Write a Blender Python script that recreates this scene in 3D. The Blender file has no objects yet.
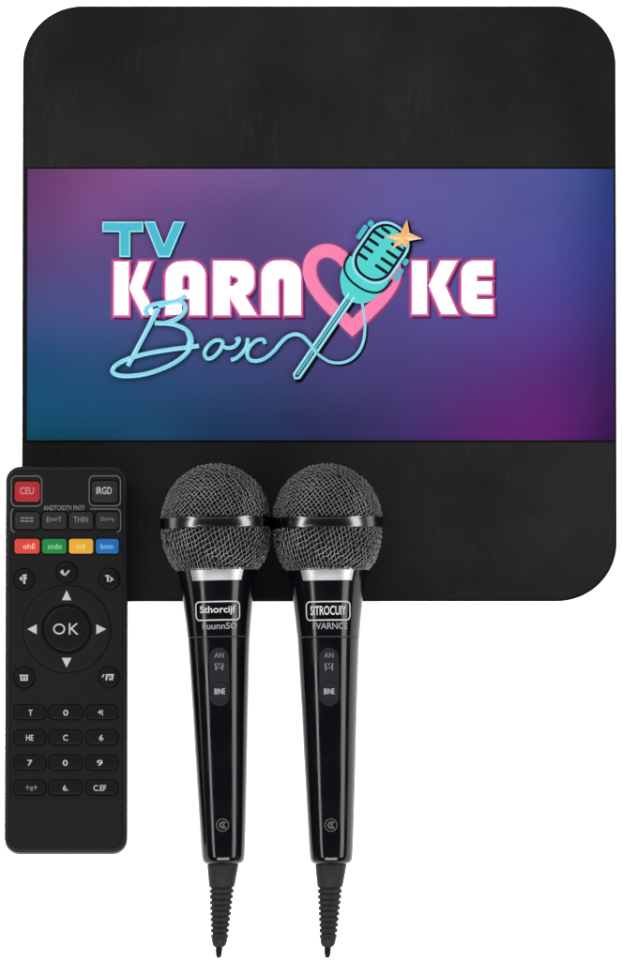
import bpy, bmesh, math, random
from mathutils import Vector, Matrix
random.seed(7)
SC = bpy.context.scene
COL = SC.collection
S = 0.000464            # metres per photo pixel at the table
D = 12.0                # camera distance
TILT = math.radians(11.5)
MM = 0.001

# ------------------------------------------------------------------ camera
FWD = Vector((0, math.sin(TILT), -math.cos(TILT)))
UPV = Vector((0, math.cos(TILT), math.sin(TILT)))
CAM = -FWD * D
cd = bpy.data.cameras.new('camera'); cam = bpy.data.objects.new('camera', cd); COL.objects.link(cam)
cam.location = CAM; cam.rotation_euler = (TILT, 0, 0)
cd.sensor_fit = 'VERTICAL'; cd.sensor_height = 24; cd.lens = 24 * D / (960 * S)
cd.clip_start = 0.5; cd.clip_end = 100
SC.camera = cam

def at(u, v, z):
    r = FWD * D + Vector((1, 0, 0)) * ((u - 311) * S) + UPV * ((480 - v) * S)
    t = (z - CAM.z) / r.z
    return CAM + r * t
def proj(p):
    q = p - CAM; d = q.dot(FWD)
    return 311 + q.x / d * D / S, 480 - q.dot(UPV) / d * D / S

# ------------------------------------------------------------------ materials
def lin(c):
    c /= 255.0
    return c / 12.92 if c <= 0.04045 else ((c + 0.055) / 1.055) ** 2.4
EXPO = 4.5   # how many times white the matt surfaces are lit; picks paint albedos
def paint(r, g, b, k=1.0):
    return tuple(min(0.9, lin(x) / EXPO * k) for x in (r, g, b))
def mat(name, col, rough=0.5, metal=0.0, ior=1.45, spec=0.5, bump=None, mottled=None, coat=0.0):
    m = bpy.data.materials.new(name); m.use_nodes = True
    nt = m.node_tree; b = nt.nodes['Principled BSDF']
    b.inputs['Base Color'].default_value = (*col, 1)
    b.inputs['Roughness'].default_value = rough
    b.inputs['Metallic'].default_value = metal
    b.inputs['IOR'].default_value = ior
    b.inputs['Specular IOR Level'].default_value = spec
    b.inputs['Coat Weight'].default_value = coat
    b.inputs['Coat Roughness'].default_value = 0.05
    tc = nt.nodes.new('ShaderNodeTexCoord')
    if mottled:
        sc, lo, hi, stretch = mottled
        mp = nt.nodes.new('ShaderNodeMapping'); mp.inputs['Scale'].default_value = stretch
        n = nt.nodes.new('ShaderNodeTexNoise'); n.inputs['Scale'].default_value = sc; n.inputs['Detail'].default_value = 6
        rp = nt.nodes.new('ShaderNodeMapRange'); rp.inputs['From Min'].default_value = 0.3; rp.inputs['From Max'].default_value = 0.72
        rp.inputs['To Min'].default_value = lo; rp.inputs['To Max'].default_value = hi
        mx = nt.nodes.new('ShaderNodeVectorMath'); mx.operation = 'SCALE'; mx.inputs[0].default_value = col
        nt.links.new(tc.outputs['Object'], mp.inputs[0]); nt.links.new(mp.outputs[0], n.inputs[0])
        nt.links.new(n.outputs[0], rp.inputs[0]); nt.links.new(rp.outputs[0], mx.inputs['Scale'])
        nt.links.new(mx.outputs[0], b.inputs['Base Color'])
    if bump:
        sc, st, dist = bump
        n = nt.nodes.new('ShaderNodeTexNoise'); n.inputs['Scale'].default_value = sc; n.inputs['Detail'].default_value = 4
        bp = nt.nodes.new('ShaderNodeBump'); bp.inputs['Strength'].default_value = st; bp.inputs['Distance'].default_value = dist
        nt.links.new(tc.outputs['Object'], n.inputs[0]); nt.links.new(n.outputs[0], bp.inputs['Height'])
        nt.links.new(bp.outputs[0], b.inputs['Normal'])
    return m
M = {}
M['table'] = mat('white_matt_paper', (0.88, 0.88, 0.88), 0.9, spec=0.1)
M['shell'] = mat('black_shell', (0.0016, 0.0016, 0.0016), 0.6, ior=1.07)
M['panel'] = mat('black_brushed_panel', (0.004, 0.004, 0.004), 0.6, ior=1.09)
M['remote_body'] = mat('remote_plastic', (0.0036, 0.0037, 0.0039), 0.45, ior=1.09, bump=(2600, 0.08, 0.0002))
M['remote_face'] = mat('remote_face_plastic', (0.0028, 0.0028, 0.0030), 0.5, ior=1.09, bump=(2600, 0.08, 0.0002))
M['rubber_key'] = mat('black_key_rubber', (0.0022, 0.0022, 0.0023), 0.4, ior=1.09)
M['key_grey'] = mat('charcoal_key', (0.006, 0.006, 0.0063), 0.5, ior=1.09)
M['well'] = mat('dark_gap', (0.0006, 0.0006, 0.0006), 0.8, ior=1.1)
M['line'] = mat('grey_print', paint(105, 105, 107), 0.5, ior=1.09)
M['print'] = mat('pale_print', paint(188, 188, 188), 0.6, ior=1.09)
M['badge'] = mat('silver_print', paint(222, 222, 222), 0.5, ior=1.09)
M['print_mid'] = mat('mid_print', paint(158, 158, 160), 0.6, ior=1.09)
M['print_dim'] = mat('dim_print', paint(122, 122, 124), 0.6, ior=1.09)
M['red'] = mat('red_key', paint(170, 46, 52), 0.45, ior=1.09)
M['orange_red'] = mat('orange_red_key', paint(212, 72, 62), 0.45, ior=1.09)
M['green'] = mat('green_key', paint(40, 132, 68), 0.45, ior=1.09)
M['yellow'] = mat('yellow_key', paint(228, 172, 58), 0.45, ior=1.09)
M['blue'] = mat('blue_key', paint(40, 108, 180), 0.45, ior=1.09)
M['ink_pink'] = mat('pink_ink', paint(220, 136, 146), 0.6, ior=1.09)
M['ink_peach'] = mat('peach_ink', paint(250, 190, 160), 0.6, ior=1.09)
M['ink_mint'] = mat('mint_ink', paint(140, 225, 160), 0.6, ior=1.09)
M['ink_cream'] = mat('cream_ink', paint(250, 222, 140), 0.6, ior=1.09)
M['ink_sky'] = mat('sky_ink', paint(125, 200, 250), 0.6, ior=1.09)
M['gloss'] = mat('black_lacquer', (0.0008, 0.0008, 0.0012), 0.07, ior=1.22)
nt = M['gloss'].node_tree; n_ = nt.nodes.new('ShaderNodeTexNoise'); n_.inputs['Scale'].default_value = 70; n_.inputs['Detail'].default_value = 6
t_c = nt.nodes.new('ShaderNodeTexCoord'); m_r = nt.nodes.new('ShaderNodeMapRange'); m_r.inputs['From Min'].default_value = 0.35; m_r.inputs['From Max'].default_value = 0.7; m_r.inputs['To Min'].default_value = 0.08; m_r.inputs['To Max'].default_value = 0.2
nt.links.new(t_c.outputs['Object'], n_.inputs[0]); nt.links.new(n_.outputs[0], m_r.inputs[0]); nt.links.new(m_r.outputs[0], nt.nodes['Principled BSDF'].inputs['Roughness'])
M['rubber'] = mat('sleeve_rubber', (0.0062, 0.0062, 0.0066), 0.42, ior=1.09)
M['wire'] = mat('grille_wire', (0.068, 0.068, 0.07), 0.36, metal=1.0)
M['foam'] = mat('black_foam', (0.003, 0.003, 0.003), 0.9, ior=1.09)
M['ring'] = mat('dark_chrome', (0.045, 0.045, 0.047), 0.2, metal=1.0)
M['silver'] = mat('satin_silver', (0.135, 0.135, 0.135), 0.36, metal=0.8)
M['slot'] = mat('switch_grey', (0.0045, 0.0045, 0.0058), 0.4, ior=1.09)
M['white'] = mat('white_enamel', (0.6, 0.59, 0.6), 0.4, ior=1.3)
M['rim_light'] = mat('light_pink_rim', paint(246, 158, 208), 0.45, ior=1.09)
M['rim'] = mat('pink_rim_glow', paint(204, 88, 152), 0.45, ior=1.09)  # rim colour, also the inner step of the painted glow
M['mauve'] = mat('mauve_glow', paint(132, 74, 138), 0.6, ior=1.09)  # colour of the painted glow round letters and heart
M['plum'] = mat('plum_drop_shadow', paint(92, 26, 72), 0.6, ior=1.09)  # colour of the painted drop shadow under the letters
M['pink'] = mat('pink_enamel', paint(246, 124, 172), 0.4, ior=1.3)
M['rose'] = mat('rose_drop_shadow', paint(176, 62, 122), 0.5, ior=1.09)  # colour of the heart's painted drop shadow
M['teal'] = mat('teal_enamel', paint(56, 180, 202), 0.4, ior=1.35)
M['teal_deep'] = mat('deep_teal_drop_shadow', paint(18, 62, 98), 0.6, ior=1.09)  # painted drop shadow of the TV and script lettering
M['mint'] = mat('mint_enamel', paint(72, 206, 202), 0.4, ior=1.35)
M['ice'] = mat('ice_blue_tube', paint(150, 224, 238), 0.3, ior=1.4)
M['script'] = mat('cyan_tube', paint(126, 208, 232), 0.3, ior=1.4)
M['ink'] = mat('navy_ink', paint(12, 22, 34), 0.5, ior=1.09)
M['gold'] = mat('orange_gold_enamel', paint(242, 178, 98), 0.4, ior=1.35)
# brushed / mottled face of the box: faint upright strokes in a cloudy black finish
def panel_nodes(m):
    nt = m.node_tree; b = nt.nodes['Principled BSDF']; N = nt.nodes.new; L = nt.links.new
    tc = N('ShaderNodeTexCoord')
    mp = N('ShaderNodeMapping'); mp.inputs['Scale'].default_value = (420, 80, 1)
    n1 = N('ShaderNodeTexNoise'); n1.inputs['Scale'].default_value = 1; n1.inputs['Detail'].default_value = 5
    n2 = N('ShaderNodeTexNoise'); n2.inputs['Scale'].default_value = 34; n2.inputs['Detail'].default_value = 5
    n3 = N('ShaderNodeTexNoise'); n3.inputs['Scale'].default_value = 11; n3.inputs['Detail'].default_value = 7; n3.inputs['Roughness'].default_value = 0.6
    L(tc.outputs['Object'], mp.inputs[0]); L(mp.outputs[0], n1.inputs[0]); L(tc.outputs['Object'], n2.inputs[0]); L(tc.outputs['Object'], n3.inputs[0])
    k = N('ShaderNodeMapRange'); k.inputs['From Min'].default_value = 0.52; k.inputs['From Max'].default_value = 0.78; k.inputs['To Max'].default_value = 0.8
    L(n1.outputs[0], k.inputs[0])
    gate = N('ShaderNodeMapRange'); gate.inputs['From Min'].default_value = 0.42; gate.inputs['From Max'].default_value = 0.68
    L(n2.outputs[0], gate.inputs[0])
    mu = N('ShaderNodeMath'); mu.operation = 'MULTIPLY'; L(k.outputs[0], mu.inputs[0]); L(gate.outputs[0], mu.inputs[1])
    cl = N('ShaderNodeMapRange'); cl.inputs['From Min'].default_value = 0.3; cl.inputs['From Max'].default_value = 0.7; cl.inputs['To Min'].default_value = 0.5; cl.inputs['To Max'].default_value = 1.75
    L(n3.outputs[0], cl.inputs[0])
    ad = N('ShaderNodeMath'); ad.operation = 'ADD'; L(mu.outputs[0], ad.inputs[0]); L(cl.outputs[0], ad.inputs[1])
    vs = N('ShaderNodeVectorMath'); vs.operation = 'SCALE'; vs.inputs[0].default_value = (0.0025, 0.00255, 0.00255)
    L(ad.outputs[0], vs.inputs['Scale']); L(vs.outputs[0], b.inputs['Base Color'])
panel_nodes(M['panel'])

# ------------------------------------------------------------------ object helpers
def link(name, bm_or_me, m, parent=None, smooth=False, sharp=40):
    if isinstance(bm_or_me, bmesh.types.BMesh):
        me = bpy.data.meshes.new(name)
        bmesh.ops.recalc_face_normals(bm_or_me, faces=bm_or_me.faces[:])
        if smooth:
            for f in bm_or_me.faces: f.smooth = True
            for e in bm_or_me.edges:
                if len(e.link_faces) == 2 and e.calc_face_angle(0) > math.radians(sharp): e.smooth = False
        bm_or_me.to_mesh(me); bm_or_me.free()
    else:
        me = bm_or_me
    if m is not None and not me.materials: me.materials.append(m)
    o = bpy.data.objects.new(name, me); COL.objects.link(o)
    if parent: o.parent = parent
    return o
def thing(name, label, cat, group=None):
    o = bpy.data.objects.new(name, None); COL.objects.link(o)
    o.empty_display_size = 0.02
    o['label'] = label; o['category'] = cat
    if group: o['group'] = group
    return o

def rrect(x0, y0, x1, y1, r, n=10):
    pts = []
    r = max(1e-6, min(r, (x1 - x0) / 2 - 1e-6, (y1 - y0) / 2 - 1e-6))
    for cx, cy, a0 in ((x1 - r, y1 - r, 0), (x0 + r, y1 - r, 90), (x0 + r, y0 + r, 180), (x1 - r, y0 + r, 270)):
        for i in range(n + 1):
            a = math.radians(a0 + 90 * i / n)
            pts.append((cx + r * math.cos(a), cy + r * math.sin(a)))
    return pts
def loft(bm, rings, cap=True):
    rs = [[bm.verts.new(p) for p in ring] for ring in rings]
    for a, b in zip(rs, rs[1:]):
        n = len(a)
        for i in range(n):
            bm.faces.new((a[i], a[(i + 1) % n], b[(i + 1) % n], b[i]))
    if cap:
        bm.faces.new(rs[0][::-1]); bm.faces.new(rs[-1])
    return rs
def slab(bm, x0, y0, x1, y1, r, layers, n=10, f=None):
    """rounded-rectangle block; layers = [(inset, z)] from below to above (metres)"""
    rings = []
    for ins, z in layers:
        pts = rrect(x0 + ins, y0 + ins, x1 - ins, y1 - ins, max(r - ins, 1e-5), n)
        if f: pts = [f(*p) for p in pts]
        rings.append([(px, py, z) for px, py in pts])
    loft(bm, rings)
def frame(bm, x0, y0, x1, y1, r, w, z0, z1, n=8):
    """a raised outline of width w"""
    def ring(ins, z): return [(px, py, z) for px, py in rrect(x0 + ins, y0 + ins, x1 - ins, y1 - ins, max(r - ins, 1e-5), n)]
    loft_r = [ring(0, z0), ring(w * .2, z1), ring(w * .8, z1), ring(w, z0)]
    rs = [[bm.verts.new(p) for p in q] for q in loft_r]
    for a, b in zip(rs, rs[1:] + rs[:1]):
        k = len(a)
        for i in range(k): bm.faces.new((a[i], a[(i + 1) % k], b[(i + 1) % k], b[i]))
def disc(bm, cx, cy, layers, n=48):
    loft(bm, [[(cx + r * math.cos(2 * math.pi * i / n), cy + r * math.sin(2 * math.pi * i / n), z) for i in range(n)] for r, z in layers])
def smooth_line(pts, per=8, closed=False):
    out = []; n = len(pts)
    rng = range(n) if closed else range(n - 1)
    for i in rng:
        g = (lambda k: pts[k % n]) if closed else (lambda k: pts[max(0, min(n - 1, k))])
        p0, p1, p2, p3 = g(i - 1), g(i), g(i + 1), g(i + 2)
        for k in range(per):
            t = k / per
            out.append(tuple(0.5 * (2 * b + (c - a) * t + (2 * a - 5 * b + 4 * c - d) * t * t + (3 * b - a - 3 * c + d) * t ** 3) for a, b, c, d in zip(p0, p1, p2, p3)))
    if not closed: out.append(tuple(pts[-1]))
    return out
def from_curve(cu):
    o = bpy.data.objects.new('tmp', cu); COL.objects.link(o)
    bpy.context.view_layer.update()
    me = bpy.data.meshes.new_from_object(o.evaluated_get(bpy.context.evaluated_depsgraph_get()))
    bpy.data.objects.remove(o); bpy.data.curves.remove(cu)
    return me
def plate(polys, z0, h, bevel=0.0, grow=0.0, seg=2):
    """filled outlines (holes by even-odd) of real thickness h standing on z0; polys in metres"""
    cu = bpy.data.curves.new('tmp', 'CURVE'); cu.dimensions = '2D'; cu.fill_mode = 'BOTH'
    cu.extrude = max(h / 2 - bevel, 1e-6); cu.bevel_depth = bevel; cu.bevel_resolution = seg; cu.offset = grow - bevel
    for pts in polys:
        sp = cu.splines.new('POLY'); sp.points.add(len(pts) - 1); sp.use_cyclic_u = True
        for q, p in zip(sp.points, pts): q.co = (p[0], p[1], 0, 1)
    me = from_curve(cu)
    me.transform(Matrix.Translation((0, 0, z0 + h / 2)))
    return me
def tube(lines, z, r, flat=1.0, closed=False):
    cu = bpy.data.curves.new('tmp', 'CURVE'); cu.dimensions = '3D'; cu.bevel_depth = r; cu.bevel_resolution = 4; cu.use_fill_caps = True
    for pts in lines:
        sp = cu.splines.new('POLY'); sp.points.add(len(pts) - 1); sp.use_cyclic_u = closed
        for q, p in zip(sp.points, pts):
            q.co = (p[0], p[1], 0, 1)
            if len(p) > 2: q.radius = p[2]
    me = from_curve(cu)
    me.transform(Matrix.Translation((0, 0, z)) @ Matrix.Diagonal((1, 1, flat, 1)))
    for f in me.polygons: f.use_smooth = True
    return me
def text_mesh(s, w, h, thick=0.00008):
    """lettering fitted to a w x h field about the origin"""
    cu = bpy.data.curves.new('tmp', 'FONT'); cu.body = s; cu.extrude = 0.01; cu.resolution_u = 3; cu.offset = 0.012
    me = from_curve(cu)
    xs = [v.co.x for v in me.vertices]; ys = [v.co.y for v in me.vertices]
    sx = w / (max(xs) - min(xs)); sy = h / (max(ys) - min(ys))
    cx, cy = (max(xs) + min(xs)) / 2, (max(ys) + min(ys)) / 2
    for v in me.vertices: v.co = ((v.co.x - cx) * sx, (v.co.y - cy) * sy, v.co.z / 0.02 * thick + thick / 2)
    return me
def join(meshes):
    bm = bmesh.new()
    for m in meshes: bm.from_mesh(m)
    return bm

# ------------------------------------------------------------------ setting
bm = bmesh.new()
bmesh.ops.create_grid(bm, x_segments=1, y_segments=1, size=4)
g = link('ground', bm, M['table']); g['kind'] = 'structure'; g['label'] = 'plain white matt surface under everything'

# ------------------------------------------------------------------ karaoke box
T = 10 * MM
box = thing('karaoke_box', 'flat black rounded square karaoke box with purple logo screen, lying under the microphones', 'karaoke box')
BU, BV = 319.0, 304.0
bc = at(BU, BV, T); box.location = (bc.x, bc.y, 0)
CY = 1 / math.cos(TILT)
def bx(u, v): return ((u - BU) * S, (BV - v) * S * CY)
x0, y1 = bx(22.3, 4.3); x1, y0 = bx(616.2, 600.6)
bm = bmesh.new()
slab(bm, x0, y0, x1, y1, 60 * S, [(3.0 * MM, 0), (2.3 * MM, 0.4 * MM), (0.3 * MM, T - 2.4 * MM), (0, T - 1.6 * MM), (0.1 * MM, T - 0.9 * MM), (0.45 * MM, T - 0.35 * MM), (1.0 * MM, T)], n=20)
link('body', bm, M['shell'], box, True, 60)
ft = T + 0.25 * MM
bm = bmesh.new()
slab(bm, x0 + 1.1 * MM, y0 + 1.1 * MM, x1 - 0.9 * MM, y1 - 1.1 * MM, 58 * S, [(0, T - 0.2 * MM), (0, ft - .1 * MM), (0.1 * MM, ft)], n=20)
link('face_panel', bm, M['panel'], box)
sx0, sy1 = bx(27.2, 168.8); sx1, sy0 = bx(614.0, 440.6)
bm = bmesh.new()
slab(bm, sx0 - 1.0 * MM, sy0 - 0.8 * MM, sx1 + 0.35 * MM, sy1 + 0.7 * MM, 0.3 * MM, [(0, ft - 0.1 * MM), (0, ft + 0.3 * MM), (0.1 * MM, ft + 0.4 * MM)], n=4)
link('screen_frame', bm, M['well'], box)
# the screen picture: soft purple, violet, blue and teal colour field
ctrl_u = [27, 90, 160, 240, 320, 400, 470, 540, 580, 614]
ctrl_v = [169, 215, 265, 315, 365, 410, 441]
CT = [
 [(98,52,104),(118,68,124),(124,78,140),(112,84,144),(102,82,142),(96,84,152),(88,86,152),(80,84,154),(64,76,144),(38,56,120)],
 [(100,58,112),(112,70,130),(104,72,132),(92,70,128),(92,74,134),(92,84,152),(86,84,150),(78,80,150),(62,70,140),(42,56,126)],
 [(82,64,118),(88,72,130),(86,70,128),(84,66,122),(84,68,126),(86,76,144),(82,78,150),(76,74,150),(62,62,138),(48,50,120)],
 [(60,74,126),(66,76,130),(72,72,128),(76,70,126),(76,66,122),(78,68,132),(82,70,142),(80,62,140),(68,52,128),(52,40,106)],
 [(24,72,114),(34,74,118),(46,72,120),(58,70,122),(66,64,120),(70,60,120),(80,54,124),(84,44,122),(74,36,112),(56,28,92)],
 [(12,74,108),(18,74,112),(30,74,116),(42,68,116),(56,60,112),(66,52,112),(82,40,112),(92,32,112),(80,28,104),(56,20,82)],
 [(8,78,104),(12,76,106),(24,74,112),(36,66,112),(50,56,108),(62,46,108),(84,34,108),(96,28,110),(76,22,98),(48,14,72)]]
def ctrl(u, v):
    def seg(a, x):
        for i in range(len(a) - 2):
            if x < a[i + 1]: return i, (x - a[i]) / (a[i + 1] - a[i])
        i = len(a) - 2
        return i, min(1, (x - a[i]) / (a[i + 1] - a[i]))
    i, fu = seg(ctrl_u, u); j, fv = seg(ctrl_v, v)
    fu = max(0, fu); fv = max(0, fv)
    def cr(a, b, c, d, t): return 0.5 * (2 * b + (c - a) * t + (2 * a - 5 * b + 4 * c - d) * t * t + (3 * b - a - 3 * c + d) * t ** 3)
    out = []
    cl = lambda k, n: max(0, min(n - 1, k))
    for ch in range(3):
        rows = [cr(*[CT[cl(j + dj, 7)][cl(i + di, 10)][ch] for di in (-1, 0, 1, 2)], fu) for dj in (-1, 0, 1, 2)]
        out.append(lin(max(0, cr(*rows, fv))) / EXPO)
    return out
NX, NY = 88, 42
bm = bmesh.new()
scol = bm.verts.layers.float_color.new('picture')
zt = ft + 0.5 * MM
grid = []
for j in range(NY + 1):
    row = []
    for i in range(NX + 1):
        u = 27.2 + (614 - 27.2) * i / NX; v = 168.8 + (440.6 - 168.8) * j / NY
        vt = bm.verts.new((*bx(u, v), zt)); vt[scol] = (*ctrl(u, v), 1); row.append(vt)
    grid.append(row)
for j in range(NY):
    for i in range(NX): bm.faces.new((grid[j + 1][i], grid[j + 1][i + 1], grid[j][i + 1], grid[j][i]))
edge = [grid[0][i] for i in range(NX + 1)] + [grid[j][NX] for j in range(1, NY + 1)] + [grid[NY][i] for i in range(NX - 1, -1, -1)] + [grid[j][0] for j in range(NY - 1, 0, -1)]
low = []
for vt in edge:
    w = bm.verts.new((vt.co.x, vt.co.y, ft + .35 * MM)); w[scol] = vt[scol]; low.append(w)
for k in range(len(edge)):
    bm.faces.new((edge[k], edge[(k + 1) % len(edge)], low[(k + 1) % len(edge)], low[k]))
M['screen'] = mat('screen_picture', (0.1, 0.1, 0.1), 0.55, ior=1.09)
nt = M['screen'].node_tree; a = nt.nodes.new('ShaderNodeAttribute'); a.attribute_name = 'picture'
n = nt.nodes.new('ShaderNodeTexNoise'); n.inputs['Scale'].default_value = 30; n.inputs['Detail'].default_value = 4
tcn = nt.nodes.new('ShaderNodeTexCoord'); mr = nt.nodes.new('ShaderNodeMapRange'); mr.inputs['To Min'].default_value = 0.88; mr.inputs['To Max'].default_value = 1.12
vs = nt.nodes.new('ShaderNodeVectorMath'); vs.operation = 'SCALE'
nt.links.new(tcn.outputs['Object'], n.inputs[0]); nt.links.new(n.outputs[0], mr.inputs[0]); nt.links.new(a.outputs['Color'], vs.inputs[0]); nt.links.new(mr.outputs[0], vs.inputs['Scale'])
nt.links.new(vs.outputs[0], nt.nodes['Principled BSDF'].inputs['Base Color'])
screen = link('screen', bm, M['screen'], box)

# --- the logo on the screen (raised sign pieces), outlines in photo pixels
def B(pts): return [bx(*p) for p in pts]
def arc(cx, cy, r, a0, a1, n=8):      # degrees, photo axes (v down)
    return [(cx + r * math.cos(math.radians(a0 + (a1 - a0) * i / n)), cy + r * math.sin(math.radians(a0 + (a1 - a0) * i / n))) for i in range(n + 1)]
def letter_k(x, t, b):
    m = (t + b) / 2 - 2
    return [[(x, t), (x + 13.8, t), (x + 13.8, b), (x, b)],
            [(x + 28.3, t), (x + 44, t), (x + 32, m), (x + 44.5, b), (x + 29, b), (x + 16.6, m)]]
t_, b_ = 262.0, 314.8
K1 = letter_k(114.6, 262.6, 315.4); K2 = letter_k(412.6, 261.8, 314.2)
K1[1] = [(139.5, 262.6), (151, 262.6), (141.5, 289), (156, 315.4), (143, 315.4), (129.6, 289)]
A1 = [[(166, 315.2)] + arc(180.5, 277, 14.5, 180, 270) + arc(190.5, 276.5, 14.5, 270, 360) + [(205, 315.2), (190.2, 315.2), (190.2, 299), (181.8, 299), (181.8, 315.2)],
      [(182, 291), (190, 291), (190, 279)] + arc(186, 279, 4, 0, -180, 6)]
R1 = [[(213.8, 315.4), (213.8, t_)] + [(236, t_)] + arc(241.5, 274, 12, -80, 0) + arc(241.5, 284, 12, 0, 70) + [(244.5, 296.5), (256, 315.4), (241, 315.4), (229.4, 297), (229.4, 315.4)],
      [(229.2, 287), (234.5, 287)] + arc(234.5, 281, 4.2, 80, -80, 6) + [(229.2, 275.5)]]
A2 = [[(262, 315.2)] + arc(277, 276.5, 15, 180, 270) + arc(285.5, 276.5, 15, 270, 360) + [(300.5, 315.2), (284.8, 315.2)] + arc(281.3, 282, 3.5, 0, -180, 6) + [(277.8, 315.2)]]
E1 = [[(492, 261.8), (492, 275.6), (476.3, 275.6), (476.3, 282.6), (491.4, 282.6), (491.4, 294.2), (476.3, 294.2), (476.3, 300.6), (492.4, 300.6), (492.4, 314.2)] + arc(474, 302.2, 12, 90, 180) + arc(474, 273.8, 12, 180, 270)]
KAR = [B(p) for q in (K1, A1, R1, A2, K2, E1) for p in q]
def shift(polys, du, dv): return [[(x + du * S, y - dv * S) for x, y in p] for p in polys]
z1 = zt
for n_, q in enumerate((K1, A1, R1, A2, K2, E1)):
    zz = (n_ % 3) * 0.012 * MM
    q = [B(p) for p in q]
    link('letter', plate(q, z1 + zz + 0.45 * MM, 0.75 * MM, 0.12 * MM), M['white'], screen)
    link('letter_rim', plate(q, z1 + zz + 0.02 * MM, 0.55 * MM, 0.1 * MM, 1.3 * S), M['rim_light'], screen)
    link('letter_rim', plate(q, z1 + zz - 0.05 * MM, 0.45 * MM, 0.1 * MM, 2.7 * S), M['rim'], screen)  # pink rim that also grades into the painted neon glow
    link('letter_drop_shadow', plate(shift(q, 2.2, 2.4), z1 + zz - 0.1 * MM, 0.36 * MM, 0.04 * MM, 2.2 * S), M['plum'], screen)  # logo's drop shadow, painted as a dark offset plate
    link('letter_glow', plate(q, z1 + zz - 0.1 * MM, 0.25 * MM, 0.04 * MM, 4.4 * S), M['mauve'], screen)  # soft neon glow painted as a wider mauve plate

TV = [B([(103, 223), (142.6, 223), (142.6, 232), (129.6, 232), (129.6, 257), (120, 257), (120, 232), (103, 232)]),
      B([(144.8, 222.8), (154.4, 222.8), (164, 246.5), (174, 222.8), (183.8, 222.8), (169.2, 257), (158.8, 257)])]
link('television_lettering', plate(TV, z1 + 0.2 * MM, 1.0 * MM, 0.3 * MM, 0.3 * S), M['teal'], screen)
link('lettering_drop_shadow', plate(shift(TV, 1.8, 1.8), z1 - 0.1 * MM, 0.25 * MM, 0.04 * MM, 0.8 * S), M['teal_deep'], screen)  # painted drop shadow, an offset copy of the TV letters
for q in TV:
    link('neon_tube', tube([q], z1 + 1.0 * MM, 1.1 * S, 0.8, True), M['ice'], screen)

# heart: a thick closed band
hc = [(352.4, 328), (337, 313), (323, 298.5), (312.8, 283.5), (309.6, 270), (312.5, 258.5), (321, 251.8), (331.5, 251.4), (341.5, 257), (349, 265.5), (352.4, 270)]
right = [(704.8 - u, v) for u, v in hc[::-1]]
left = smooth_line(hc, 5); rgt = smooth_line(right, 5)
def offs(line, d):
    out = []
    for i, p in enumerate(line):
        q0 = line[max(0, i - 1)]; q1 = line[min(len(line) - 1, i + 1)]
        dx, dy = q1[0] - q0[0], q1[1] - q0[1]; l = math.hypot(dx, dy)
        out.append((p[0] - dy / l * d, p[1] + dx / l * d))
    return out
# left runs tip -> notch (clockwise seen on the photo); d>0 is to its right-hand inside
def heart_poly(d, tip_v, notch_v):
    a = [p for p in offs(left, d) if p[0] < 352.2][0:]
    b = [(704.8 - u, v) for u, v in a[::-1]]
    a = [p for p in a if p[1] < tip_v - 0.5]; b = [p for p in b if p[1] < tip_v - 0.5]
    return [(352.4, tip_v)] + a + [(352.4, notch_v)] + b
HE = [B(heart_poly(-6, 336.2, 263)), B(heart_poly(6, 319.6, 279))]
link('heart_emblem', plate(HE, z1 + 0.1 * MM, 1.2 * MM, 0.5 * MM, 0, 4), M['pink'], screen)
link('heart_glow', plate(HE, z1 - 0.1 * MM, 0.22 * MM, 0.04 * MM, 3.0 * S), M['mauve'], screen)  # halo of the heart, glow painted as a flat mauve plate
link('heart_drop_shadow', plate(shift(HE, 1.0, 1.4), z1 - 0.1 * MM, 0.3 * MM, 0.04 * MM, 1.1 * S), M['rose'], screen)  # shadow of the heart painted as an offset rose copy

for q in HE:
    link('heart_tube', tube([q], z1 + 0.45 * MM, 0.9 * S, 0.8, True), M['rim_light'], screen)
# script lettering and cord as thin tubes
sb = [[(128, 367), (139, 346), (150, 325), (156.5, 310)],
      [(131.5, 361), (141.5, 341.5), (152, 322), (158.5, 309.5)],
      [(148.5, 316), (145.3, 311.5), (149, 307.3), (158, 304.5), (170, 303), (180, 302.6), (185, 306), (184.6, 312), (177.5, 319.5), (164, 324.2), (155, 323.6)],
      [(158, 307.5), (166, 304.8), (176, 302), (182, 299.5), (186, 296.3)],
      [(155, 324.2), (166, 324.4), (177, 326.4), (187, 331.6), (191.4, 340), (189, 351), (178, 361.6), (162, 369.8), (143, 375.6), (123, 377), (113, 373.4), (115.5, 366.8), (127, 360.4), (146, 354.8), (169, 350.8), (188, 348.3), (199, 346.8)],
      [(187.2, 333), (189.4, 341), (186.5, 351)],
      [(221.6, 341.4), (215, 341.6), (208, 347), (204.6, 354), (207, 359.4), (213, 358.4), (219.5, 352), (222.8, 344.6), (221.6, 341.4)],
      [(222, 347), (228, 349), (234.6, 347.4), (238.6, 342.6), (238.8, 339.4), (235.5, 341.4)],
      [(247.6, 339.2), (247, 346), (243, 353), (236.5, 359), (231, 361)],
      [(265, 345), (263.4, 340.8), (257.5, 341), (251, 346), (247.4, 353), (249, 359.8), (255.5, 362), (264.5, 359.6), (273.5, 352.4), (280, 344.6), (287, 338), (295, 335.2), (302, 337), (307.5, 342), (312, 347.5), (317, 354)]]
fat = []
for n_, l in enumerate(sb): fat.append([(*bx(p[0], p[1]), 1.12 if n_ < 5 else 0.95) for p in smooth_line(l, 6)])
link('script_lettering', tube(fat, z1 + 1.35 * MM, 2.2 * S, 0.75), M['script'], screen)
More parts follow.
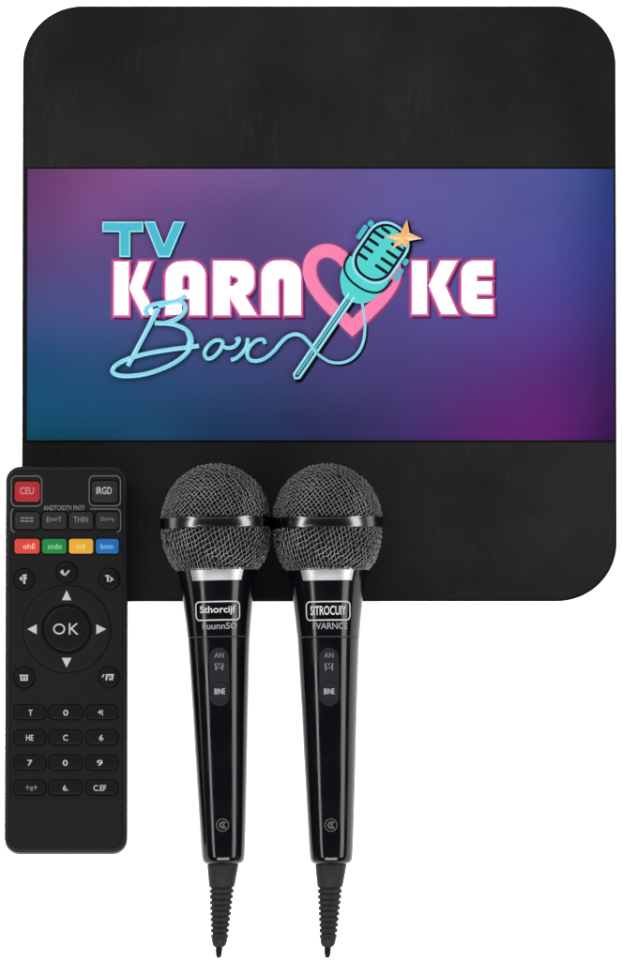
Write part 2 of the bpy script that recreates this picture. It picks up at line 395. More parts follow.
link('script_drop_shadow', tube([[(x + 1.6 * S, y - 1.7 * S, 1) for x, y, w in l] for l in fat], z1 + 0.0 * MM, 1.7 * S, 0.12), M['teal_deep'], screen)  # script's drop shadow painted as flattened dark tubes
cord = [[(317, 354), (321, 357.4), (330, 362.6), (341, 363.6), (351, 360), (359, 352), (363.6, 341), (365, 327), (363.6, 313), (361.6, 300)]]
cl_ = [[(*bx(*p), 1) for p in smooth_line(l, 6)] for l in cord]
link('cord_emblem', tube(cl_, z1 + 0.9 * MM, 1.6 * S, 0.8), M['script'], screen)
link('cord_drop_shadow', tube([[(x + 1.6 * S, y - 1.7 * S, 1) for x, y, w in l] for l in cl_], z1, 1.4 * S, 0.12), M['ink'], screen)  # cord's drop shadow painted in dark ink

# microphone emblem, laid along its own tilted axis
AX = (0.562, -0.827); PX = (0.827, 0.562)
def E(s, t): return bx(381 + AX[0] * s + PX[0] * t, 253 + AX[1] * s + PX[1] * t)
def erect(s0, t0, s1, t1, r, n=6): return [E(s, t) for s, t in rrect(s0, t0, s1, t1, r, n)]
cup = [(-20, -24), (-34, -23), (-44, -19.5), (-52, -13), (-57, -6), (-57.5, 3), (-54, 12), (-46, 19), (-34, 23), (-20, 24)]
cup_o = [E(*p) for p in smooth_line(cup, 4)]
head_o = erect(-33, -22.5, 31.5, 22.5, 20)
stem_o = [E(-52, -4.6), E(-52, 4.6), E(-150, 4.6), E(-153, 3), E(-154, 0), E(-153, -3), E(-150, -4.6)]
link('emblem_drop_shadow', plate(shift([stem_o], 1.8, 1.8), z1 - 0.1 * MM, 0.25 * MM, 0.03 * MM, 0.5 * S), M['ink'], screen)  # painted drop shadow of the stem, shifted down and right
link('emblem_drop_shadow', plate(shift([head_o], 1.6, 1.8), z1 - 0.1 * MM, 1.0 * MM, 0.03 * MM, 1.0 * S), M['ink'], screen)  # painted drop shadow of the emblem head
link('emblem_stem', plate([stem_o], z1 + 0.9 * MM, 0.5 * MM, 0.1 * MM), M['ink'], screen)
link('stem_tube', tube([[E(-52, -3.2), E(-150, -3.2), E(-153, 0), E(-150, 3.2), E(-52, 3.2)]], z1 + 1.45 * MM, 1.4 * S, 0.7), M['ice'], screen)
link('stem_tube', tube([[E(-54, -0.2), E(-149, -0.2)]], z1 + 1.4 * MM, 1.1 * S, 0.6), M['teal'], screen)
link('emblem_cup', plate([cup_o], z1 + 0.3 * MM, 1.4 * MM, 0.6 * MM, 0, 4), M['mint'], screen)
link('emblem_head', plate([head_o], z1 + 0.6 * MM, 1.15 * MM, 0.15 * MM), M['ice'], screen)
link('emblem_outline', plate([erect(-30.6, -20.0, 29.2, 20.0, 18)], z1 + 1.2 * MM, 0.65 * MM, 0.05 * MM), M['ink'], screen)
link('emblem_grille', plate([erect(-28, -17.4, 26.8, 17.4, 15.8)], z1 + 1.3 * MM, 0.75 * MM, 0.3 * MM), M['mint'], screen)
slots = []
for s_, ta, tb in ((20.5, -13.5, -2.5), (13, -17.3, -5), (4, -17.5, -5.5), (-5, -17.5, -6), (-14, -17.3, -6.5), (19.5, 5, 14.5), (13, 3.5, 17.3), (4, 3.5, 17.5), (-5, 3, 17.5), (-14, 2.5, 17.3)):
    slots.append(erect(s_ - 1.65, ta, s_ + 1.65, tb, 1.4, 3))
link('emblem_slots', plate(slots, z1 + 1.5 * MM, 0.6 * MM, 0.05 * MM), M['ink'], screen)
band = [E(*p) for p in smooth_line([(-17, -24.8), (-28, -24), (-36, -19.5), (-40.5, -10), (-41.5, 0), (-40.5, 10), (-36, 19.5), (-28, 24), (-17, 24.8)], 4)]
link('emblem_outline', tube([band], z1 + 1.6 * MM, 1.2 * S, 0.7), M['ink'], screen)
lugs = [erect(-2, -29.5, 14, -24.5, 2, 3), erect(15, -27.5, 21, -22, 2, 3), erect(-16, 24.5, -2, 29.5, 2, 3), erect(2, 23.5, 9, 28.5, 2, 3)]
link('emblem_lug', plate(lugs, z1 + 0.9 * MM, 0.8 * MM, 0.1 * MM), M['teal'], screen)
st = []
for k, (pu, pv) in enumerate([(407, 220.5), (409.5, 234), (422, 239.8), (409.5, 241.8), (406, 249), (401.6, 244.5), (391.5, 250.5), (396.4, 241.5), (384.5, 237.6), (400.5, 234.2)]): st.append(bx(pu, pv))
link('star_drop_shadow', plate(shift([st], 2.0, 1.2), z1 + 1.0 * MM, 0.3 * MM, 0.02 * MM, 0.3 * S), M['ink'], screen)  # star's drop shadow, a dark offset plate in the artwork
bm = bmesh.new()
za, zb = z1 + 1.9 * MM, z1 + 2.4 * MM
lo = [bm.verts.new((x, y, za)) for x, y in st]; hi = [bm.verts.new((x, y, zb - .2 * MM)) for x, y in st]
cx, cy = bx(403, 239); top = bm.verts.new((cx, cy, zb + 1.0 * MM))
for i in range(10):
    j = (i + 1) % 10
    bm.faces.new((lo[i], lo[j], hi[j], hi[i])); bm.faces.new((hi[i], hi[j], top))
bm.faces.new(lo[::-1])
link('star_emblem', bm, M['gold'], screen)

# ------------------------------------------------------------------ remote control
rem = thing('remote_control', 'slim black remote control with coloured keys, leaning on the edge of the karaoke box', 'remote control')
RT = 13 * MM
edge_y = bc.y + y0 + 0.4 * MM
slope = 0.084
for _ in range(6):
    base = at(66, 853.5, 0)
    rem.location = base
    rem.rotation_euler = (slope, 0, 0)
    R = Matrix.Translation(base) @ Matrix.Rotation(slope, 4, 'X')
    p = proj(R @ Vector((0, 0, RT)))
    base_y = base.y + (p[1] - 852.3) * S / math.cos(TILT)
    rem.location = (base.x, base_y, 0)
    slope = math.atan((T + 0.0 * MM) / (edge_y - base_y)) 
rem.rotation_euler = (slope, 0, 0)
RY = S / math.cos(TILT - slope)
def taper(x, y): return x, y
def rx(u, v): return ((u - 66) * S, (852.3 - v) * RY)
L_, Tp = rx(5.2, 852.3)[0], rx(0, 467.5)[1]
Rr = rx(127.4, 0)[0]
def tap(x, y):            # the left flank leans in slightly towards the top
    k = max(0, min(1, y / Tp))
    f = (Rr - x) / (Rr - L_)
    return x + f * k * 0.8 * S, y
bm = bmesh.new()
slab(bm, L_, 0, Rr, Tp, 15 * S, [(2.2 * MM, 0), (0.9 * MM, 0.5 * MM), (0.2 * MM, 1.6 * MM), (0, 3 * MM), (0, RT - 2.2 * MM), (0.25 * MM, RT - 1.1 * MM), (0.8 * MM, RT - 0.35 * MM), (1.6 * MM, RT)], n=14, f=tap)
link('case', bm, M['remote_body'], rem, True, 70)
FZ = RT + 0.15 * MM
bm = bmesh.new()
slab(bm, L_ + 2.4 * MM, 2.0 * MM, Rr - 2.4 * MM, Tp - 2.4 * MM, 11 * S, [(-0.35 * MM, RT - .2 * MM), (-0.35 * MM, RT + 0.02 * MM)], n=12, f=tap)
link('face_groove', bm, M['well'], rem)
bm = bmesh.new()
slab(bm, L_ + 2.4 * MM, 2.0 * MM, Rr - 2.4 * MM, Tp - 2.4 * MM, 11 * S, [(0, RT - .1 * MM), (0, FZ - 0.08 * MM), (0.12 * MM, FZ)], n=12, f=tap)
link('face_plate', bm, M['remote_face'], rem)

def rr_(u0, v0, u1, v1):
    a = rx(u0, v1); b = rx(u1, v0)
    return a[0], a[1], b[0], b[1]
def key(name, u0, v0, u1, v1, r, m, txt=None, ink='print', tw=None, th=None, tc=None, h=0.9, gap=1.3, label=None):
    x0, y0, x1, y1 = rr_(u0, v0, u1, v1)
    bm = bmesh.new()
    slab(bm, x0, y0, x1, y1, r * S, [(-gap * S, FZ - .1 * MM), (-gap * S, FZ + .03 * MM)], n=6)
    w = link('key_well', bm, M['well'], rem)
    bm = bmesh.new()
    slab(bm, x0, y0, x1, y1, r * S, [(0, FZ), (0, FZ + (h - .55) * MM), (0.1 * MM, FZ + (h - .28) * MM), (0.32 * MM, FZ + (h - .09) * MM), (0.75 * MM, FZ + h * MM)], n=6)
    k = link(name, bm, M[m], rem, True, 75)
    if label: k['label'] = label
    if txt:
        me = text_mesh(txt, tw * S, th * RY)
        uc, vc = tc if tc else ((u0 + u1) / 2, (v0 + v1) / 2)
        me.transform(Matrix.Translation((*rx(uc, vc), FZ + h * MM)))
        link('key_lettering', me, M[ink], k)
    return k
key('power_key', 14.8, 483, 40.2, 503.5, 4, 'red', 'CEU', 'ink_pink', 14, 7.2, (27, 492.5), label='red power key')
key('mode_key', 91.6, 482.5, 118, 504, 4, 'key_grey', 'IRGD', 'print', 15.5, 7.2, (104, 492.3))
for u0, v0, u1, v1 in ((11, 477, 42.5, 508.2), (88.6, 476.8, 121, 508)):
    bm = bmesh.new(); x0_, y0_, x1_, y1_ = rr_(u0, v0, u1, v1)
    frame(bm, x0_, y0_, x1_, y1_, 5.5 * S, 1.3 * S, FZ - .05 * MM, FZ + .25 * MM)
    link('key_outline', bm, M['line'], rem)
me = text_mesh('ANDTOIDTV FNTF', 41 * S, 5.0 * RY); me.transform(Matrix.Translation((*rx(64, 509.3), FZ)))
link('printed_line', me, M['print_dim'], rem)
bm = bmesh.new()
x0_, y0_, x1_, y1_ = rr_(11, 508.9, 121.3, 534)
fr = lambda p: (*p, FZ + .1 * MM)
for q in ([rx(14, 510.4), rx(12, 511.5), rx(11.4, 514), rx(11.4, 529), rx(12, 532), rx(15, 533.6)], [rx(90, 510.4), rx(117.5, 510.4), rx(119.6, 512), rx(120.5, 515), rx(120.5, 530), rx(119.5, 532.4), rx(117, 533.6)]):
    link('bracket_outline', tube([q], FZ + .05 * MM, 0.6 * S, 0.5), M['line'], rem)
bm.free()
XC = [(14.8, 40), (42.2, 66.8), (69, 93.4), (95.8, 119)]
for (a, b), t, w, hh in zip(XC, ('===', 'E==T', 'THIN', 'Dm=q'), (12.5, 15, 14.5, 13), (4.6, 5.2, 6, 5.4)):
    key('menu_key', a, 513.5, b, 530.5, 3.5, 'key_grey', t, 'print_dim', w, hh, ((a + b) / 2 - 0.3, 521.2), h=0.8)
for (a, b), m, t, ink, w, off, lab in zip(XC, ('orange_red', 'green', 'yellow', 'blue'), ('ohE', 'ccdo', 'cd', 'bnnn'), ('ink_peach', 'ink_mint', 'ink_cream', 'ink_sky'), (13, 15, 8.5, 13.5), (2, 0.5, -0.5, -0.5), ('red colour key', 'green colour key', 'yellow colour key', 'blue colour key')):
    key('colour_key', a, 540.2, b, 555, 3, m, t, ink, w * .94, 5.6, ((a + b) / 2 + off, 547.8), h=0.8, label=lab)
def round_key(cu, cv, r, marks, name='round_key'):
    cx, cy = rx(cu, cv); r *= S
    bm = bmesh.new(); disc(bm, cx, cy, [(r + 1.3 * S, FZ - .1 * MM), (r + 1.3 * S, FZ + .03 * MM)]); link('key_well', bm, M['well'], rem)
    bm = bmesh.new(); disc(bm, cx, cy, [(r, FZ), (r, FZ + .5 * MM), (r - .15 * MM, FZ + .75 * MM), (r - .5 * MM, FZ + .9 * MM), (r * .45, FZ + .93 * MM)])
    k = link(name, bm, M['rubber_key'], rem, True, 75)
    link('key_symbol', join(marks), M['print'], k) if marks else None
    return k
def mark(polys, h=0.95):
    ps = [p for q in polys for p in q]; cu_ = sum(p[0] for p in ps) / len(ps); cv_ = sum(p[1] for p in ps) / len(ps)
    polys = [[(cu_ + (u - cu_) * .84, cv_ + (v - cv_) * .84) for u, v in q] for q in polys]
    return plate([[rx(*p) for p in q] for q in polys], FZ + h * MM - .03 * MM, 0.08 * MM)
def bar(u0, v0, u1, v1, w):
    dx, dy = u1 - u0, v1 - v0; l = math.hypot(dx, dy); nx, ny = -dy / l * w / 2, dx / l * w / 2
    return [(u0 + nx, v0 + ny), (u1 + nx, v1 + ny), (u1 - nx, v1 - ny), (u0 - nx, v0 - ny)]
round_key(24.5, 580.5, 10, [mark([[(18.5, 580), (22, 577), (22, 583.5)], bar(22.6, 576.3, 27.5, 576.3, 2), bar(24.6, 577.4, 24.6, 586.5, 2.4), bar(25.9, 579.8, 27.6, 579.8, 2.2)])])
round_key(67, 573.5, 10, [mark([bar(62, 571, 63.6, 577, 2.4), bar(65, 577.6, 70.5, 571.5, 2.0), bar(60.8, 575, 61.0, 572, 1.6)])])
round_key(109.6, 580, 10, [mark([bar(104.6, 576.8, 109.4, 576.8, 1.8), bar(107.6, 578, 107.6, 584, 2), [(110, 577.3), (114.8, 581), (110, 584.6), (110, 582.6), (112, 581), (110, 579.4)]])])
round_key(24.8, 678.6, 10, [mark([bar(19, 676, 29.5, 676, 1.4), bar(20, 681.6, 29, 681.6, 1.6), bar(21, 677, 21, 680.6, 2), bar(24.6, 677, 24.6, 680.6, 2), bar(28, 677, 28, 680.6, 2)])])
round_key(109, 678, 10, [mark([bar(101.5, 678.5, 103.3, 675, 1.5), bar(105.4, 675.5, 115, 675.5, 1.5), bar(106.6, 676.4, 105.8, 682, 1.8), bar(110.3, 676.4, 110, 682, 1.8), bar(114, 676.4, 112.6, 682, 1.8)])])
# direction ring and OK key
cx, cy = rx(67, 630); r_ = 44 * S
bm = bmesh.new(); disc(bm, cx, cy, [(r_ + .5 * S, FZ - .1 * MM), (r_ + .5 * S, FZ + .04 * MM)], 72); link('key_well', bm, M['well'], rem)
bm = bmesh.new(); disc(bm, cx, cy, [(r_ - .6 * S, FZ), (r_ - .6 * S, FZ + .25 * MM), (r_ - 1.2 * S, FZ + .42 * MM), (r_ - 2.4 * S, FZ + .5 * MM), (27 * S, FZ + .45 * MM), (25.6 * S, FZ + .2 * MM)], 72)
dr = link('direction_ring', bm, M['remote_face'], rem, True, 75)
arrows = [[(66.8, 591.5), (71.4, 601.5), (62.2, 601.5)], [(66.8, 668.5), (62, 659), (71.6, 659)], [(27.8, 630.3), (37, 625.6), (37, 635.4)], [(106.2, 630.3), (96.4, 625.6), (96.4, 635.4)]]
for q in arrows: link('arrow_mark', plate([[rx(*p) for p in q]], FZ + .44 * MM, .12 * MM), M['print'], dr)
bm = bmesh.new(); disc(bm, cx, cy, [(25.4 * S, FZ + .1 * MM), (25.4 * S, FZ + .3 * MM)], 64); link('key_well', bm, M['well'], rem)
bm = bmesh.new(); disc(bm, cx, cy, [(22.6 * S, FZ + .1 * MM), (22.6 * S, FZ + .9 * MM), (22 * S, FZ + 1.2 * MM), (20.5 * S, FZ + 1.4 * MM), (10 * S, FZ + 1.45 * MM)], 64)
ok = link('confirm_key', bm, M['rubber_key'], rem, True, 75)
oo = [(59.4 + 6 * math.cos(a * math.pi / 16), 630.4 + 5.4 * math.sin(a * math.pi / 16)) for a in range(32)]
oi = [(59.4 + 4.5 * math.cos(a * math.pi / 16), 630.4 + 3.9 * math.sin(a * math.pi / 16)) for a in range(32)]
kk = [[(69, 624.8), (70.6, 624.8), (70.6, 629.6), (76, 624.8), (78.2, 624.8), (72.6, 629.9), (78.8, 636), (76.6, 636), (71.2, 630.8), (70.6, 631.4), (70.6, 636), (69, 636)]]
link('key_lettering', plate([[rx(*p) for p in q] for q in [oo, oi] + kk], FZ + 1.42 * MM, 0.1 * MM), M['print'], ok)
cols = [(15, 46), (49.4, 82.4), (86.9, 117.8)]
rows = [(706.2, 720), (731, 745), (756, 770), (781, 795)]
glyph = [['T', '0', '4|'], ['HE', 'C', '6'], ['7', '0', '9'], ['+e+', '6.', 'C.EF']]
gw = [[4.6, 5.6, 5.6], [8, 5.4, 4.6], [5.6, 5.6, 6.4], [13, 6, 14]]
gc = [[31, 66, 100.5], [30.2, 65.8, 101.4], [30.4, 65.6, 100], [32, 66, 100]]
for j, (v0, v1) in enumerate(rows):
    for i, (u0, u1) in enumerate(cols):
        key('number_key', u0, v0, u1, v1, 5, 'rubber_key', glyph[j][i], 'print' if j < 3 or i else 'print_dim', gw[j][i] * .9, 5.9, (gc[j][i], (v0 + v1) / 2 + 0.6), h=1.0, gap=1.0)

# ------------------------------------------------------------------ microphones
V0 = 523.0            # the ring plane, in photo pixels along the axis
BASKET = [(-1, 55), (0, 55), (12, 54.4), (25, 52.4), (34, 49.4), (40, 46.2), (45, 42.6), (50, 38)]
def basket_r(h):
    for (a, ra), (b, rb) in zip(BASKET, BASKET[1:]):
        if h <= b: return ra + (rb - ra) * (h - a) / (b - a)
    return 38
def grille_mesh(aim, turn, upper, name):
    """woven wire cloth draped over the ball: a square weave spread from the direction AIM, cut at the ring plane (axis +Y)"""
    P = 0.069; N = 35
    bm = bmesh.new(); rng = random.Random(3 if upper else 8)
    c = Vector(aim).normalized(); ex = Vector((1, 0, 0)); ex = (ex - c * ex.dot(c)).normalized(); ey = c.cross(ex)
    vd = {}
    for i in range(-N, N + 1):
        for j in range(-N, N + 1):
            x, y = i * P, j * P
            x += 0.05 * math.sin(y * 2.1 + 1); y += 0.05 * math.sin(x * 2.4)
            th = math.hypot(x, y)
            if th > 2.45: continue
            ph = math.atan2(y, x) + turn
            d = c * math.cos(th) + (ex * math.cos(ph) + ey * math.sin(ph)) * math.sin(th)
            vd[i, j] = bm.verts.new(d * (1 + (0.010 if (i + j) % 2 else -0.010)) + Vector((rng.gauss(0, 1), rng.gauss(0, 1), rng.gauss(0, 1))) * 0.008)
    for (i, j) in list(vd):
        q = [(i, j), (i + 1, j), (i + 1, j + 1), (i, j + 1)]
        if all(k in vd for k in q): bm.faces.new([vd[k] for k in q])
    sgn = 1 if upper else -1
    bmesh.ops.bisect_plane(bm, geom=bm.verts[:] + bm.edges[:] + bm.faces[:], plane_co=(0, 0, 0), plane_no=(0, -sgn, 0), clear_outer=True)
    if not upper:
        bmesh.ops.bisect_plane(bm, geom=bm.verts[:] + bm.edges[:] + bm.faces[:], plane_co=(0, -47 / 78, 0), plane_no=(0, -1, 0), clear_outer=True)
    for v in bm.verts:
        y = v.co.y; rad = math.hypot(v.co.x, v.co.z) or 1e-6
        if upper: h = -y * 58.6; f = 1.0
        else: h = -y * 78; f = basket_r(h) / 55 / max(0.05, math.sqrt(1 - y * y)) 
        f *= min(1.03, max(0.97, rad / math.sqrt(max(1e-6, 1 - min(.9999, y * y))))) * math.sqrt(max(0, 1 - y * y)) / rad if not upper else 1.0
        v.co = Vector((v.co.x * f * 54.6 * S, -h * S, v.co.z * f * 54.6 * S))
    bmesh.ops.recalc_face_normals(bm, faces=bm.faces[:])
    bmesh.ops.wireframe(bm, faces=bm.faces[:], thickness=0.58 * MM, use_replace=True, use_boundary=True, use_even_offset=False)
    for f in bm.faces: f.smooth = True
    me = bpy.data.meshes.new(name); bm.to_mesh(me); bm.free(); me.materials.append(M['wire'])
    return me
dome = grille_mesh((0.1, 0.35, 0.9), math.radians(33), True, 'grille_dome')
basket = grille_mesh((-0.1, -0.25, 0.95), math.radians(20), False, 'grille_basket')

BODY = [(566, 37), (567, 39.6), (570, 39.9), (581, 37.9), (600, 34.7), (620, 32.6), (636.4, 31.1), (636.9, 30.2), (637.7, 30.2), (638.2, 30.9), (660, 29.8), (710, 27.6), (780, 25.0), (841, 22.4), (855, 21.6), (859, 20.9), (861.4, 19.4), (862.8, 17), (863, 15.6), (863.2, 8)]
def body_r(v):
    for (a, ra), (b, rb) in zip(BODY, BODY[1:]):
        if a <= v <= b: return ra + (rb - ra) * (v - a) / (b - a)
    return 20
def lathe(profile, n=72, cap0=False, cap1=False, off=None):
    """profile [(v, r)] in pixels along the axis; local Y points to the dome"""
    bm = bmesh.new(); rs = []
    for v, r in profile:
        ox, oz = off(v) if off else (0, 0)
        rs.append([bm.verts.new(((ox + r * math.sin(2 * math.pi * i / n)) * S, (957 - v) * S, (oz + r * math.cos(2 * math.pi * i / n)) * S)) for i in range(n)])
    for a, b in zip(rs, rs[1:]):
        for i in range(n): bm.faces.new((a[i], a[(i + 1) % n], b[(i + 1) % n], b[i]))
    if cap0: bm.faces.new(rs[0])
    if cap1: bm.faces.new(rs[-1][::-1])
    return bm
def wrap(me, uc, v, lift=0.0):
    """bend a flat mesh (metres, about the origin) round the handle, centred uc pixels off the axis at axis position v"""
    for q in me.vertices:
        vv = v - q.co.y / S; r = body_r(vv) * S + lift * MM
        a = uc * S / r + q.co.x / r
        z = q.co.z
        q.co = ((r + z) * math.sin(a), (957 - vv) * S, (r + z) * math.cos(a))
    return me
def subdiv(me):
    bm = bmesh.new(); bm.from_mesh(me)
    for _ in range(5):
        es = [e for e in bm.edges if e.calc_length() > 0.9 * MM]
        if not es: break
        bmesh.ops.subdivide_edges(bm, edges=es, cuts=1, use_grid_fill=True)
    bmesh.ops.triangulate(bm, faces=bm.faces[:]); bm.to_mesh(me); bm.free(); return me
def strip(u0, v0, u1, v1, v, nu=14, nv=4, thick=0.25, lift=-0.02, shrink=0.0):
    """a plate lying on the handle: u = pixels off the axis, measured flat"""
    bm = bmesh.new(); top = []; bot = []
    for k, lst in ((1, top), (0, bot)):
        for j in range(nv + 1):
            row = []
            for i in range(nu + 1):
                vv = v0 + (v1 - v0) * j / nv; fu = i / nu
                uu = (u0 + (u1 - u0) * fu) * (1 - shrink * j / nv)
                r = body_r(vv) + (lift + thick * k) * MM / S
                a = math.asin(max(-1, min(1, uu / r)))
                row.append(bm.verts.new((r * math.sin(a) * S, (957 - vv) * S, r * math.cos(a) * S)))
            lst.append(row)
    for lst in (top, bot):
        for j in range(nv):
            for i in range(nu): bm.faces.new((lst[j][i], lst[j][i + 1], lst[j + 1][i + 1], lst[j + 1][i]))
    ring = lambda l: l[0] + [r[-1] for r in l[1:]] + l[-1][-2::-1] + [r[0] for r in l[-2:0:-1]]
    a, b = ring(top), ring(bot)
    for i in range(len(a)): bm.faces.new((a[i], a[(i + 1) % len(a)], b[(i + 1) % len(a)], b[i]))
    return bm
def flat_frame(w, h, r, t):
    bm = bmesh.new(); frame(bm, -w / 2 * S, -h / 2 * S, w / 2 * S, h / 2 * S, r * S, t * S, 0, 0.15 * MM, 6)
    me = bpy.data.meshes.new('tmp'); bm.to_mesh(me); bm.free(); return me
def flat_slab(w, h, r, layers, n=8):
    bm = bmesh.new(); slab(bm, -w / 2 * S, -h / 2 * S, w / 2 * S, h / 2 * S, r * S, layers, n=n)
    bmesh.ops.triangulate(bm, faces=bm.faces[:])
    me = bpy.data.meshes.new('tmp'); bm.to_mesh(me); bm.free(); return me

def microphone(label, head_uv, end_uv, bend, brand, second, bu):
    t = thing('microphone', label, 'microphone', 'pair of black wired microphones')
    zh = ft + 56.6 * S * math.cos(math.radians(9.6)) + 0.1 * MM
    ze = 21.4 * S
    A = at(*head_uv, zh); Bp = at(*end_uv, ze)
    ya = (A - Bp).normalized(); xa = ya.cross(Vector((0, 0, 1))).normalized(); za_ = xa.cross(ya)
    org = A - ya * ((957 - V0) * S)
    t.matrix_world = Matrix(((xa.x, ya.x, za_.x, org.x), (xa.y, ya.y, za_.y, org.y), (xa.z, ya.z, za_.z, org.z), (0, 0, 0, 1)))
    for nm, me in (('grille_dome', dome), ('grille_basket', basket)):
        o = link(nm, me, None, t); o.location = (0, (957 - V0) * S, 0)
    prof = []
    for i in range(25):
        hh = 56.6 * math.cos(math.pi * i / 24 / 2); prof.append((V0 - hh, max(0.2, 52.8 * math.sqrt(max(0, 1 - (hh / 56.6) ** 2)))))
    for i in range(1, 13):
        hh = 46 * i / 12; prof.append((V0 + hh, basket_r(hh) - 2.2))
    link('foam_core', lathe(prof, 48, True, True), M['foam'], t, True)
    rp = [(517.8, 53), (517.4, 55.4), (517.8, 56.3), (518.6, 56.5), (519.4, 56.3), (520.0, 56.15), (523, 56.1), (526, 56.15), (526.6, 56.3), (527.3, 56.5), (528.1, 56.3), (528.5, 55.4), (528.1, 53)]
    link('grille_ring', lathe(rp, 96), M['ring'], t, True, 50)
    link('handle', lathe(BODY, 96, True, True), M['gloss'], t, True, 35)
    link('seam_line', lathe([(636.6, 30.4), (636.7, 30.75), (637.2, 30.8), (637.3, 30.4)], 96), M['line'], t, True)
    link('silver_band', strip(-27.3, 568.6, 26.5, 581, 0, 24, 3, 0.3, -0.05, 0.1), M['silver'], t, True, 40)
    # maker's badge with its outline
    b = link('badge_outline', wrap(subdiv(flat_frame(48.5, 19.6, 5, 1.35)), bu, 611.3, -0.03), M['badge'], t)
    link('badge_lettering', wrap(subdiv(text_mesh(brand, 37 * S, 9.2 * S)), bu, 610.9, -0.02), M['badge'], b)
    link('badge_lettering', wrap(subdiv(text_mesh(second, 36 * S, 6.6 * S)), bu + 2, 626.3, -0.02), M['print_mid'], b)
    # switch
    sw = link('switch', wrap(subdiv(flat_slab(18.5, 57, 9, [(0, -0.2 * MM), (0, 0.1 * MM), (0.2 * MM, 0.25 * MM)])), 0, 677, 0), M['slot'], t, True, 30)
    link('switch_outline', wrap(subdiv(flat_frame(19.6, 58, 9.6, 0.9)), 0, 677, 0.02), M['key_grey'], sw)
    link('switch_slider', wrap(subdiv(flat_slab(14.5, 19, 5, [(0, 0), (0, 0.6 * MM), (0.3 * MM, 0.9 * MM)])), 0, 692, 0.15), M['slot'], sw, True, 30)
    link('switch_lettering', wrap(text_mesh('BINE', 10.5 * S, 5.6 * S), 0, 691.5, 1.05), M['print'], sw)
    link('switch_lettering', wrap(join_me([text_mesh('AN', 9.5 * S, 5.2 * S), moved(text_mesh('m', 9 * S, 2.2 * S), -9 * S), moved(text_mesh('H', 8 * S, 5.2 * S), -12.5 * S)]), 0, 655.5, 0.26), M['print_dim'], sw)
    # round emblem near the foot of the handle
    em = link('round_emblem', wrap(circ_frame(6.6, 0.9), 0, 824.5, -0.02), M['line'], t)
    link('emblem_swirl', wrap(subdiv(text_mesh('C', 7.2 * S, 7.4 * S)), 0.1, 824.5, -0.02), M['line'], em)
    link('emblem_swirl', wrap(subdiv(text_mesh('s', 3 * S, 4 * S)), 0.8, 824.5, -0.02), M['line'], em)
    # rubber sleeve: smooth collar, nine ribs, rounded nose; it droops slightly to one side
    def off(v):
        k = max(0, (v - 858) / 90)
        return bend * min(1, k) ** 0.9 - (0 if v < 944 else (v - 944) * bend * -0.008), 2.0 * k
    sp = [(861, 14), (863.4, 15.6), (866, 15.4), (884, 12.9), (885.5, 12.4)]
    for i in range(9):
        v = 886.4 + i * 5.6; r = 12.2 - i * 0.44
        sp += [(v, r - 1.5), (v + 1.5, r - 1.6), (v + 1.8, r - 0.15), (v + 3.4, r), (v + 5.4, r - 0.2), (v + 5.5, r - 1.5)]
    sp += [(937.2, 7.9), (941, 7.4), (944, 6.4), (945.6, 4.4), (945.8, 2)]
    link('cable_sleeve', lathe(sp, 48, True, True, off), M['rubber'], t, True, 40)
    link('cable_end', lathe([(944.6, 3.4), (950, 3.3), (953.4, 3.0), (955.6, 2.2), (956.6, 0.9)], 24, True, True, off), M['rubber_key'], t, True, 50)
    return t
def moved(me, dy): me.transform(Matrix.Translation((0, dy, 0))); return me
def join_me(ms):
    bm = join(ms); me = bpy.data.meshes.new('tmp'); bm.to_mesh(me); bm.free(); return me
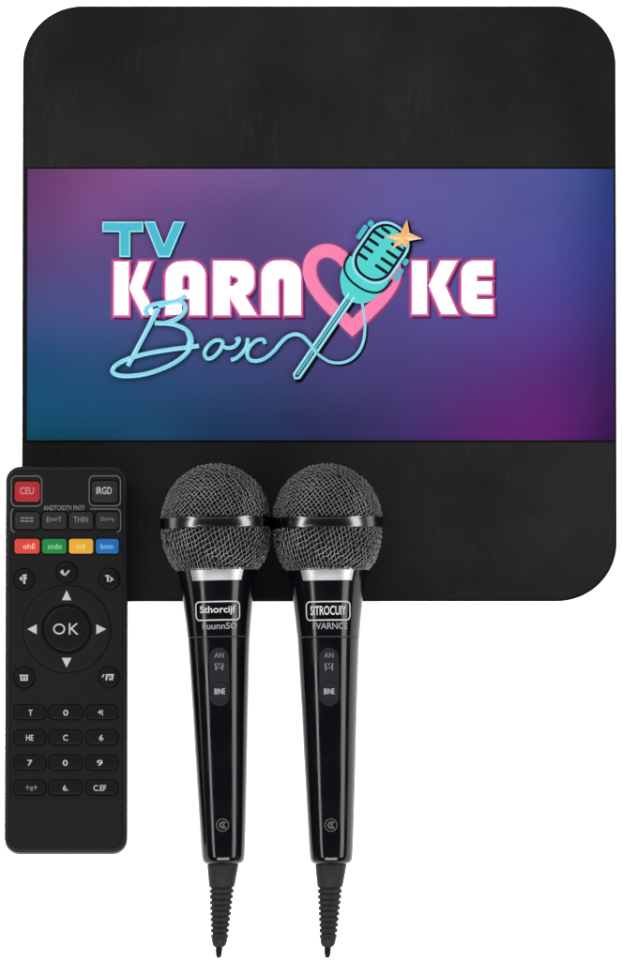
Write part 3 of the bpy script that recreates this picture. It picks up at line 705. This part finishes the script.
def circ_frame(r, t):
    bm = bmesh.new(); n = 32; rs = []
    for rr, z in ((r, 0), (r - t * .2, .12 * MM), (r - t * .8, .12 * MM), (r - t, 0)):
        rs.append([bm.verts.new((rr * S * math.cos(2 * math.pi * i / n), rr * S * math.sin(2 * math.pi * i / n), z)) for i in range(n)])
    for a, b in zip(rs, rs[1:] + rs[:1]):
        for i in range(n): bm.faces.new((a[i], a[(i + 1) % n], b[(i + 1) % n], b[i]))
    me = bpy.data.meshes.new('tmp'); bm.to_mesh(me); bm.free(); return me
microphone('glossy black wired microphone beside the remote control, badge in mixed small and capital letters', (216.2, V0), (223.3, 858), -6.0, 'Sthorcijf', 'FuunnSO', -0.3)
microphone('glossy black wired microphone farther from the remote control, badge all in capitals', (327, V0), (331.2, 858), -4.6, 'SITROCUIY', 'FVARNCE', 0.0)

# ------------------------------------------------------------------ studio lamps
w = bpy.data.worlds.new('World'); SC.world = w; w.use_nodes = True
w.node_tree.nodes['Background'].inputs[0].default_value = (1, 1, 1, 1)
w.node_tree.nodes['Background'].inputs[1].default_value = 0.12
def lamp(name, loc, sx, sy, power, target=(0, 0, 0)):
    ld = bpy.data.lights.new(name, 'AREA'); ld.shape = 'RECTANGLE'; ld.size = sx; ld.size_y = sy; ld.energy = power
    o = bpy.data.objects.new(name, ld); COL.objects.link(o); o.location = loc
    d = Vector(target) - Vector(loc)
    o.rotation_euler = d.to_track_quat('-Z', 'Y').to_euler()
    return o
lamp('key_softbox', (-0.95, 0.85, 1.25), 0.5, 0.5, 34)
lamp('strip_softbox', (-1.25, -0.1, 0.95), 1.7, 0.24, 30)
lamp('strip_softbox', (1.45, -0.1, 0.8), 1.7, 0.55, 48)
lamp('back_fill_softbox', (0, 1.5, 1.0), 1.8, 0.6, 48)  # unseen fill added behind to even out shadows on the ground
lamp('front_fill_softbox', (0, -1.45, 1.2), 2.0, 0.6, 125)  # unseen fill added in front to wash out ground shadows

vs_ = SC.view_settings
SC.display_settings.display_device = 'sRGB'
vs_.view_transform = 'Standard'; vs_.look = 'None'; vs_.exposure = 0; vs_.gamma = 1
SC.render.film_transparent = False
SC.cycles.max_bounces = 8
